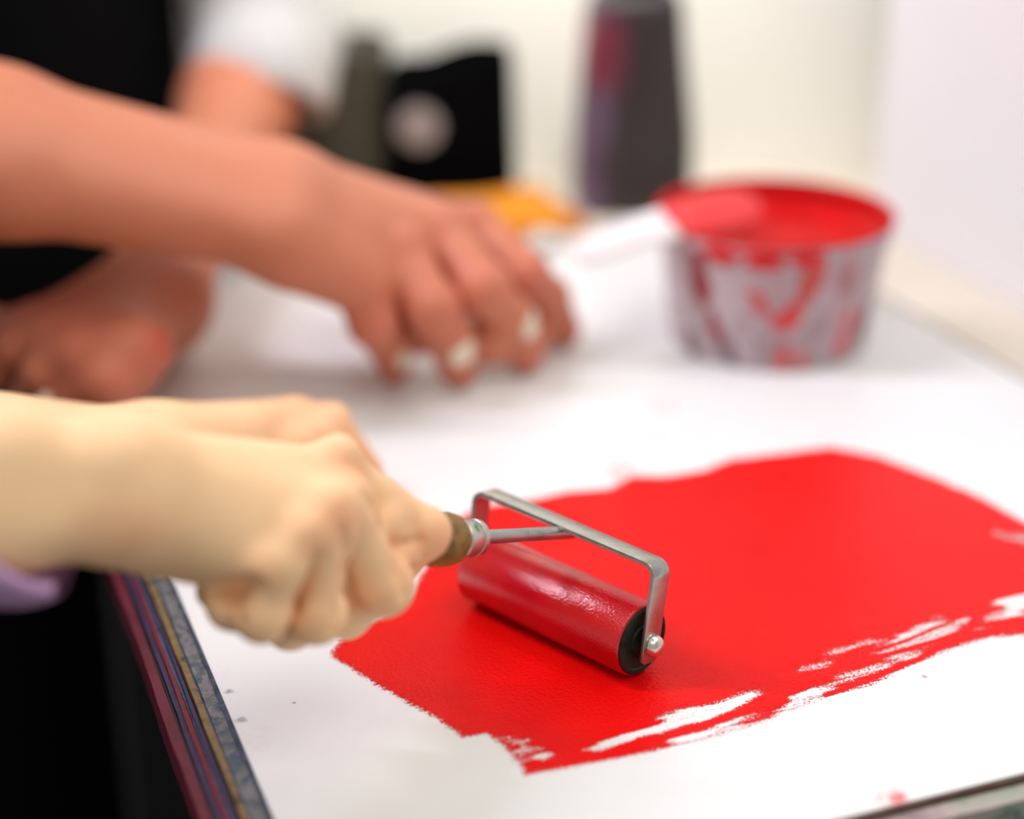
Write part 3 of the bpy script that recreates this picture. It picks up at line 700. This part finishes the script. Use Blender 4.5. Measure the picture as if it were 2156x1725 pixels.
fl.D = smin(np.minimum(R2, smin(Fl_, Pl, .008)), T, .03)
V2, Q2 = surfnet(fl.D, fl.ax, 3)
body2 = np_mesh('body', V2, Q2, M_SKIN2, p2)
fp = []
for J in (A4, B4, C4, D4): fp += [(J[0], .022, .55), (J[1], .022, .7), (J[2], .02, .9)]
fp += [(q, .03, .8) for q in kn]
put_attr(body2, 'flush', V2, fp)
put_attr(body2, 'stain', V2, [(on(385, 712, .055), .016, .75)])
camv = np.array([0, 0, CAM_H])
def nail_on(J, pxy, V, wd, ln, mat, par, tow=False):
    """seat the nail on the skin point seen there"""
    a_ = at(pxy[0], pxy[1], 1.0)-camv; a_ /= np.linalg.norm(a_)
    rel = V-camv; t = rel@a_; dist = np.linalg.norm(rel-t[:, None]*a_, axis=1)
    m = dist < max(.0025, dist.min()*1.1)
    c_ = V[m][np.argmin(t[m])]
    near_ = V[np.linalg.norm(V-c_, axis=1) < .006]; q = near_-near_.mean(0); u_, s_, vt = np.linalg.svd(q, full_matrices=False); nn = vt[2]
    if nn@(camv-c_) < 0: nn = -nn
    if tow: nn = (camv-c_)/np.linalg.norm(camv-c_)*.7+np.array([-.2, 0, .5])
    return nail(par, mat, c_+nn*.0004, nn, J[-1]-J[-2], wd, ln)
for J, q in ((A4, (862, 757)), (B4, (985, 752)), (C4, (1128, 690))): nail_on(J, q, V2, .0072 if J is not A4 else .0055, .0074, M_NAIL2, p2)
nail_on([kn[0], tips[0][0], tips[0][1]], (98, 848), V2, .0046, .0052, M_NAIL2, p2, True)
# white shirt: rolled left sleeve, right sleeve and shirt body
M_SHIRT = m_plain('white_cotton', sr(188, 187, 183), .9, .03, 60)
cf = coarse_field((-.36, 1.06, .0), (-.04, 1.42, .46), .0027)
O = cf.blank(); In = cf.blank()
s0 = at(545, 175, 1.265)
cf.cap(O, s0, elL, .050, .049, .01); cf.cap(O, elL, shL, .050, .066, .02); cf.cap(O, at(630, 215, 1.27), at(660, 60, 1.30), .016, .018, .02)
cf.cap(In, s0, elL, .0445, .0435, .01); cf.cap(In, elL, shL, .0445, .060, .02)
hem = half(cf, at(540, 192, 1.24), np.array([-.12, -.55, -.82]))
cf.D = np.maximum(np.maximum(O, -In), hem)
V, Q = surfnet(cf.D, cf.ax, 2); np_mesh('sleeve', V, Q, M_SHIRT, p2)
cf = coarse_field((-.74, .95, .06), (-.36, 1.40, .56), .0045)
O = cf.blank(); In = cf.blank()
cf.cap(O, el2, sh2, .055, .066, .02); cf.cap(In, el2, sh2, .046, .057, .02)
cf.D = np.maximum(np.maximum(O, -In), half(cf, el2+(sh2-el2)*.12, el2-sh2)); V, Q = surfnet(cf.D, cf.ax, 2); np_mesh('sleeve', V, Q, M_SHIRT, p2)
cf = coarse_field((-.74, 1.12, -.10), (-.10, 1.62, .58), .009)
G = cf.blank(); cf.cap(G, (-.52, 1.36, .42), (-.34, 1.38, .42), .12, .12, .05); cf.cap(G, (-.50, 1.36, .4), (-.50, 1.36, -.02), .13, .14, .05); cf.cap(G, (-.37, 1.38, .4), (-.37, 1.37, .0), .13, .115, .05)
V, Q = surfnet(G, cf.ax, 2); np_mesh('shirt', V, Q, M_SHIRT, p2)
cf = coarse_field((-.80, 1.02, FLOOR_Z+.01), (-.12, 1.66, .42), .010)
G = cf.blank()
cf.cap(G, (-.52, 1.33, .36), (-.53, 1.32, -.05), .145, .155, .05); cf.cap(G, (-.385, 1.335, .36), (-.39, 1.32, -.02), .135, .14, .05)
cf.cap(G, (-.53, 1.33, -.1), (-.53, 1.33, FLOOR_Z+.1), .15, .14, .06); cf.cap(G, (-.40, 1.31, -.06), (-.40, 1.33, FLOOR_Z+.1), .14, .13, .06)
V, Q = surfnet(G, cf.ax, 2); np_mesh('apron', V, Q, M_BLACK, p2)

# ------------------------------------------------------------------ tub of red ink
TC = np.array([.151, .974, .0]); TB, TR, TH_ = .0575, .0672, .0765
tub = empty('ink_tub', tuple(TC+np.array([0, 0, .0003])))
tag(tub, 'round grey tub full of red ink, streaked with red drips, on the white slab', 'tub')
def m_tub():
    t = NT('smeared_grey_tub'); v = t.coord('Object', (1, 1, .35))
    c = t.ramp(t.noise(14, v, 4), [(.3, sr(168, 150, 156)), (.7, sr(196, 182, 184))])
    f = t.ramp(t.noise(26, v, 4, .6), [(.52, (0, 0, 0)), (.66, (.8, .8, .8))]); c = t.mix(f, c, sr(182, 128, 134))
    f = t.ramp(t.noise(34, t.coord('Object', (1.3, 1, .5)), 3, .6), [(.58, (0, 0, 0)), (.70, (.85, .85, .85))]); c = t.mix(f, c, sr(150, 120, 122))
    return t.p(Base_Color=c, Roughness=.35)
M_TUB = m_tub(); M_INK = NT('thick_red_ink').p(Base_Color=(.62, .004, .006), Roughness=.28, Specular_IOR_Level=.35)
t_ = NT('thick_red_ink_streaked'); t_.p(Base_Color=t_.ramp(t_.noise(30, t_.coord(), 3), [(.3, (.46, .002, .003)), (.7, (.66, .004, .004))]), Roughness=.45, Specular_IOR_Level=.1, Normal=t_.bump(t_.noise(60, t_.coord(), 3), .5, .003)); M_INK2 = t_.m
rad = lambda z: TB+(TR-TB)*z/TH_
prof = [(.0003, TB-.004), (.0003, TB-.001), (.0015, TB)] + [(z, rad(z)) for z in np.linspace(.004, TH_-.013, 6)] + [(TH_-.0125, rad(TH_-.0125)+.0012), (TH_-.0105, rad(TH_-.0105)+.0014), (TH_-.002, TR+.0014), (TH_, TR+.0008), (TH_, TR-.0012), (TH_-.010, TR-.0022), (.003, TB-.002), (.003, .001)]
bm_obj('tub_body', lathe_bm(TC, (0, 0, 1), prof, 96), M_TUB, tub, True, 50)
V = []; Fc = []; NR, NA = 14, 72
for i in range(NR):
    for j in range(NA):
        rr = (TR-.0016)*(i+.001)/(NR-1); t = 2*math.pi*j/NA
        z = TH_-.0145+.0012*math.sin(3*t+rr*120)*rr/TR+.0120*max(0, (rr/TR-.82)/.18)**2
        V.append(TC+np.array([rr*math.cos(t), rr*math.sin(t), z]))
for i in range(NR-1):
    for j in range(NA): Fc.append((i*NA+j, i*NA+(j+1) % NA, (i+1)*NA+(j+1) % NA, (i+1)*NA+j))
mesh_obj('ink', V, Fc, M_INK2, tub)
bm_obj('inked_rim', lathe_bm(TC, (0, 0, 1), [(TH_-.0012, TR+.0012), (TH_+.0002, TR+.0016), (TH_+.0012, TR+.0008), (TH_+.0012, TR-.0014), (TH_-.008, TR-.0030), (TH_-.0012, TR+.0012)], 96, cap=False), M_INK2, tub)
def drip(ang0, z0, z1, w0, w1, lean=0., mat=M_INK, th=.0012, n=16):
    V = []; Fc = []; m = 7
    for i in range(n+1):
        t = i/n; z = z0+(z1-z0)*t; wd = (w0*(1-t)+w1*t)*math.sqrt(max(0.02, 1-(2*t-1)**8))*(1+.25*math.sin(9*t+ang0*7))
        for j in range(m):
            u = -1+2*j/(m-1); an = ang0+lean*t+u*wd/TB; rr = rad(z)+.0002+th*(1-u*u)*(.4+.6*t)
            if z > TH_-.0125: rr += .0014
            V.append(TC+np.array([rr*math.cos(an), rr*math.sin(an), z]))
        if i:
            for j in range(m-1): o = (i-1)*m+j; Fc.append((o, o+1, o+m+1, o+m))
    return mesh_obj('ink_drip', V, Fc, mat, tub)
D2 = m_plain('thin_red_smear', sr(200, 80, 78), .4, .15, 60); D3 = m_plain('dark_red_smear', sr(140, 40, 52), .4, .2, 60); D4_ = m_plain('grey_smear', sr(118, 98, 98), .5, .2, 60)
fa = lambda px: -math.pi/2+math.asin(max(-.98, min(.98, (px-1648)/228)))    # front angle for a picture column
drip(fa(1705), TH_-.004, .040, .0058, .0052, -.10, m_plain('red_streak', sr(190, 72, 62), .4, .1, 60))
drip(fa(1672), .046, .026, .0030, .0085, -.14, m_plain('red_blob', sr(214, 52, 50), .35, .1, 50))
drip(fa(1580), .050, .036, .003, .005, .12, D2); drip(fa(1650), .018, .001, .004, .0045, 0, D2); drip(fa(1692), .014, .002, .0018, .004, 0, D2)
drip(fa(1480), TH_-.008, .034, .0065, .005, .05, D3); drip(fa(1500), .034, .012, .004, .004, .1, D3); drip(fa(1530), .018, .002, .004, .004, .05, D4_)
drip(fa(1800), .034, .006, .0040, .0045, -.10, D2); drip(fa(1835), .034, .012, .004, .005, -.05, D4_); drip(fa(1770), TH_-.016, .045, .006, .005, 0, m_plain('faint_pink_smear', sr(168, 112, 118), .4, .1, 60))
drip(fa(1460), .016, .001, .004, .004, 0, D4_); drip(fa(1525), TH_-.002, TH_-.014, .010, .006, 0, M_INK); drip(fa(1600), TH_-.002, TH_-.013, .011, .008, 0, M_INK); drip(fa(1680), TH_-.002, TH_-.012, .010, .006, 0, M_INK)

# spatula lying across the rim of the tub
spt = empty('spatula', tuple(on(1390, 480, .08)))
tag(spt, 'white spatula with a red-inked end resting across the rim of the ink tub', 'spatula')
h0, h1, h2, h3 = on(1214, 540, .066), on(1330, 492, .0755), on(1440, 462, .0815), on(1590, 428, .0770)
def strap(name, pts, wds, th, mat, par, roll=.62):
    V = []; Fc = []; n = len(pts); m = 10
    for i, (p, wd) in enumerate(zip(pts, wds)):
        d = np.asarray(pts[min(i+1, n-1)])-np.asarray(pts[max(i-1, 0)]); d /= np.linalg.norm(d); s = np.cross(d, (0, 0, 1)); s /= np.linalg.norm(s); u = np.cross(s, d); s, u = s*math.cos(roll)-u*math.sin(roll), u*math.cos(roll)+s*math.sin(roll)
        for j in range(m):
            t = 2*math.pi*j/m; cx, sx = math.cos(t), math.sin(t)
            V.append(np.asarray(p)+s*wd*np.sign(cx)*abs(cx)**.6+u*th*np.sign(sx)*abs(sx)**.6)
        if i:
            for j in range(m): o = (i-1)*m; Fc.append((o+j, o+(j+1) % m, o+m+(j+1) % m, o+m+j))
    Fc += [tuple(range(m))[::-1], tuple((n-1)*m+j for j in range(m))]
    return mesh_obj(name, V, Fc, mat, par)
lerp = lambda a, b, t: a+(b-a)*t
hp_ = [lerp(h0, h1, t) for t in (0, .03, .1, .3, .6, 1)]+[lerp(h1, h2, t) for t in (.4, .8, 1.0)]
strap('handle', hp_, [.003, .006, .0085, .0098, .0105, .0110, .0115, .0118, .0120], .0022, m_plain('white_plastic', sr(236, 230, 226), .3, .03), spt)
strap('blade', [lerp(h2, h3, t) for t in (-.12, .0, .2, .4, .6, .8, .93, .98, 1)], [.0122, .0130, .0140, .0145, .0145, .0138, .0115, .008, .003], .0026, NT('red_inked_blade').p(Base_Color=(.82, .03, .03), Roughness=.3), spt)

# ------------------------------------------------------------------ things on the table behind
# tall tapered dark bottle
bc = on(1335, 462, TZ)+np.array([0, .035, 0]); bc[2] = TZ
bot = empty('ink_bottle', tuple(bc)); tag(bot, 'tall dark ink-stained container with tapered sides, standing behind the red tub', 'bottle')
def rrect_loft(name, c, levels, mat, par, n=40, pw=4.0, yaw=0.):
    V = []; Fc = []
    ca, sa = math.cos(yaw), math.sin(yaw)
    for z, hx, hy, ox in levels:
        for j in range(n):
            t = 2*math.pi*j/n; cx, sx = math.cos(t), math.sin(t)
            x = ox+hx*np.sign(cx)*abs(cx)**(2/pw); y = hy*np.sign(sx)*abs(sx)**(2/pw)
            V.append((c[0]+x*ca-y*sa, c[1]+x*sa+y*ca, c[2]+z))
    L = len(levels)
    for i in range(L-1):
        for j in range(n): Fc.append((i*n+j, i*n+(j+1) % n, (i+1)*n+(j+1) % n, (i+1)*n+j))
    Fc += [tuple(range(n))[::-1], tuple((L-1)*n+j for j in range(n))]
    return mesh_obj(name, V, Fc, mat, par)
def m_bottle():
    t = NT('stained_highlit_black_plastic'); v = t.coord('Object', (1, 1, .6))
    c = t.ramp(t.noise(9, v, 3), [(.3, sr(30, 23, 23)), (.6, sr(44, 33, 31)), (.8, sr(54, 36, 34))])
    tc = t.n('ShaderNodeTexCoord'); sx = t.n('ShaderNodeSeparateXYZ'); t.t.links.new(tc.outputs['Object'], sx.inputs[0])
    left = t.n('ShaderNodeMapRange'); left.inputs['From Min'].default_value = float(bc[0]-.014); left.inputs['From Max'].default_value = float(bc[0]-.034); t.t.links.new(sx.outputs['X'], left.inputs['Value'])
    f = t.math('MULTIPLY', left.outputs[0], t.ramp(t.noise(20, v, 3), [(.35, (.1, .1, .1)), (.65, (1, 1, 1))]))
    c = t.mix(f, c, sr(120, 100, 128))  # lilac highlight along the left edge, painted into the colour
    mr = t.n('ShaderNodeMapRange'); mr.inputs['From Min'].default_value = float(bc[2]+.085); mr.inputs['From Max'].default_value = float(bc[2]+.11); t.t.links.new(sx.outputs['Z'], mr.inputs['Value'])
    mr2 = t.n('ShaderNodeMapRange'); mr2.inputs['From Min'].default_value = float(bc[2]+.155); mr2.inputs['From Max'].default_value = float(bc[2]+.14); t.t.links.new(sx.outputs['Z'], mr2.inputs['Value'])
    l2 = t.n('ShaderNodeMapRange'); l2.inputs['From Min'].default_value = float(bc[0]-.004); l2.inputs['From Max'].default_value = float(bc[0]-.022); t.t.links.new(sx.outputs['X'], l2.inputs['Value'])
    f = t.math('MULTIPLY', t.math('MULTIPLY', mr.outputs[0], mr2.outputs[0]), l2.outputs[0]); c = t.mix(f, c, sr(104, 30, 48))
    return t.p(Base_Color=c, Roughness=.4)
yawb = .12
rrect_loft('bottle_body', bc, [(0, .038, .030, 0), (.002, .0425, .034, 0), (.01, .044, .035, 0), (.06, .0420, .034, 0), (.12, .0365, .032, -.002), (.150, .0335, .030, -.002), (.158, .0315, .028, -.001), (.164, .027, .023, .0), (.166, .018, .016, .0)], m_bottle(), bot, 40, 4.5, yawb)
rrect_loft('cap', bc, [(.1655, .016, .0145, .0), (.167, .0175, .016, .0), (.186, .017, .0155, .0), (.188, .015, .013, .0)], m_plain('black_cap', (.012, .011, .011), .4), bot, 28, 2.2, yawb)

# black canister with a dipped rim and a grey round label
kc = on(950, 428, TZ)+np.array([0, .030, 0]); kc[2] = TZ
can = empty('canister', tuple(kc)); tag(can, 'black plastic bin with a round grey label, behind the yellow cloth', 'bin')
M_BLKP = m_plain('black_plastic', (.0012, .0012, .0014), .85, .2, 30, Specular_IOR_Level=.03)
V = []; Fc = []; n = 56
hx0, hx1, hy0, hy1, HT = .051, .046, .038, .034, .112
def ringpt(j, z, hx, hy, dip):
    t = 2*math.pi*j/n; cx, sx = math.cos(t), math.sin(t); x = hx*np.sign(cx)*abs(cx)**.45; y = hy*np.sign(sx)*abs(sx)**.45
    zz = z-(dip*max(0, min(1, (.010-x)/.03)) if dip else 0)
    return (kc[0]+x, kc[1]+y, kc[2]+zz)
lev = [(0, hx0-.003, hy0-.003, 0), (.003, hx0, hy0, 0), (.05, lerp(hx0, hx1, .4), lerp(hy0, hy1, .4), 0), (.10, lerp(hx0, hx1, .75), lerp(hy0, hy1, .75), .004), (HT-.004, hx1, hy1, .012), (HT, hx1-.0015, hy1-.0015, .012), (HT-.003, hx1-.004, hy1-.004, .012), (.01, hx0-.006, hy0-.006, 0)]
for z, hx, hy, dp in lev:
    for j in range(n): V.append(ringpt(j, z, hx, hy, dp))
for i in range(len(lev)-1):
    for j in range(n): Fc.append((i*n+j, i*n+(j+1) % n, (i+1)*n+(j+1) % n, (i+1)*n+j))
Fc += [tuple(range(n))[::-1], tuple((len(lev)-1)*n+j for j in range(n))]
mesh_obj('bin_body', V, Fc, M_BLKP, can)
lc = at(882, 268, 1.0); lc = camv+(lc-camv)*((kc[1]-lerp(hy0, hy1, .45)-.0012)/lc[1])
bm_obj('label', lathe_bm(lc, (0, -1, 0), [(0, .0005), (0, .0165), (.0008, .0165), (.0010, .0155), (.0010, .0004)], 36), m_plain('grey_label', sr(140, 132, 128), .5), can)
# olive mesh holder left of it
oc = on(735, 425, TZ)+np.array([0, .045, 0]); oc[2] = TZ
oc[0] -= .019; tub2 = empty('holder', tuple(oc)); tag(tub2, 'dark olive ribbed holder standing left of the black bin', 'holder')
M_OLIVE = m_layers('olive_plastic', [sr(34, 32, 24), sr(58, 54, 40), sr(70, 66, 52)], 25, .6)
lv = [(0, .046, .040, 0), (.003, .049, .043, 0)]
for i in range(10): z = .008+i*.0100; lv += [(z, .049, .043, 0), (z+.0035, .0505, .0445, 0), (z+.007, .049, .043, 0)]
lv += [(.112, .0505, .0445, 0), (.114, .049, .043, 0), (.112, .046, .040, 0), (.012, .045, .039, 0)]
rrect_loft('holder_body', oc, lv, M_OLIVE, tub2, 44, 4.5, .1)
# folded yellow cloth along the back edge
ye = []
cl = empty('cloth', tuple(ab(.42, 1.12, TZ))); tag(cl, 'folded yellow cloth lying on the table between the slab and the black bin', 'cloth')
M_YEL = m_plain('yellow_cloth', sr(218, 136, 12), .85, .12, 30)
for z0, z1, a0, a1, b0, b1 in ((.0005, .011, .245, .474, 1.086, 1.186), (.0115, .021, .27, .470, 1.090, 1.180)):
    bm = abbox(a0, a1, b0, b1, TZ+z0, TZ+z1, 0)
    bmesh.ops.subdivide_edges(bm, edges=list(bm.edges), cuts=12, use_grid_fill=True)
    for v in bm.verts: v.co.z += .0012*math.sin(v.co.x*70+v.co.y*40)*(1 if v.co.z > TZ+z0+.004 else 0); v.co.x += .0015*math.sin(v.co.y*60); v.co.y += .002*math.sin(v.co.x*45)
    bm_obj('fold', bm, M_YEL, cl)
# small pale crumpled paper by the slab's back edge
pc = on(1150, 530, 0)
V = []; Fc = []
bm = bmesh.new(); bmesh.ops.create_icosphere(bm, subdivisions=3, radius=1)
for v in bm.verts:
    q = v.co.copy(); nn_ = 1+.16*math.sin(5*q.x+3*q.y)*math.cos(4*q.z+q.y*6)
    v.co = Vector((pc[0]+q.x*.014*nn_, pc[1]+.004+q.y*.009*nn_, .0066+q.z*.0065*nn_))
tag(bm_obj('paper_wad', bm, m_plain('pale_paper', sr(214, 208, 196), .8, .06, 60)), 'small crumpled pale paper lying at the back edge of the white slab', 'paper')
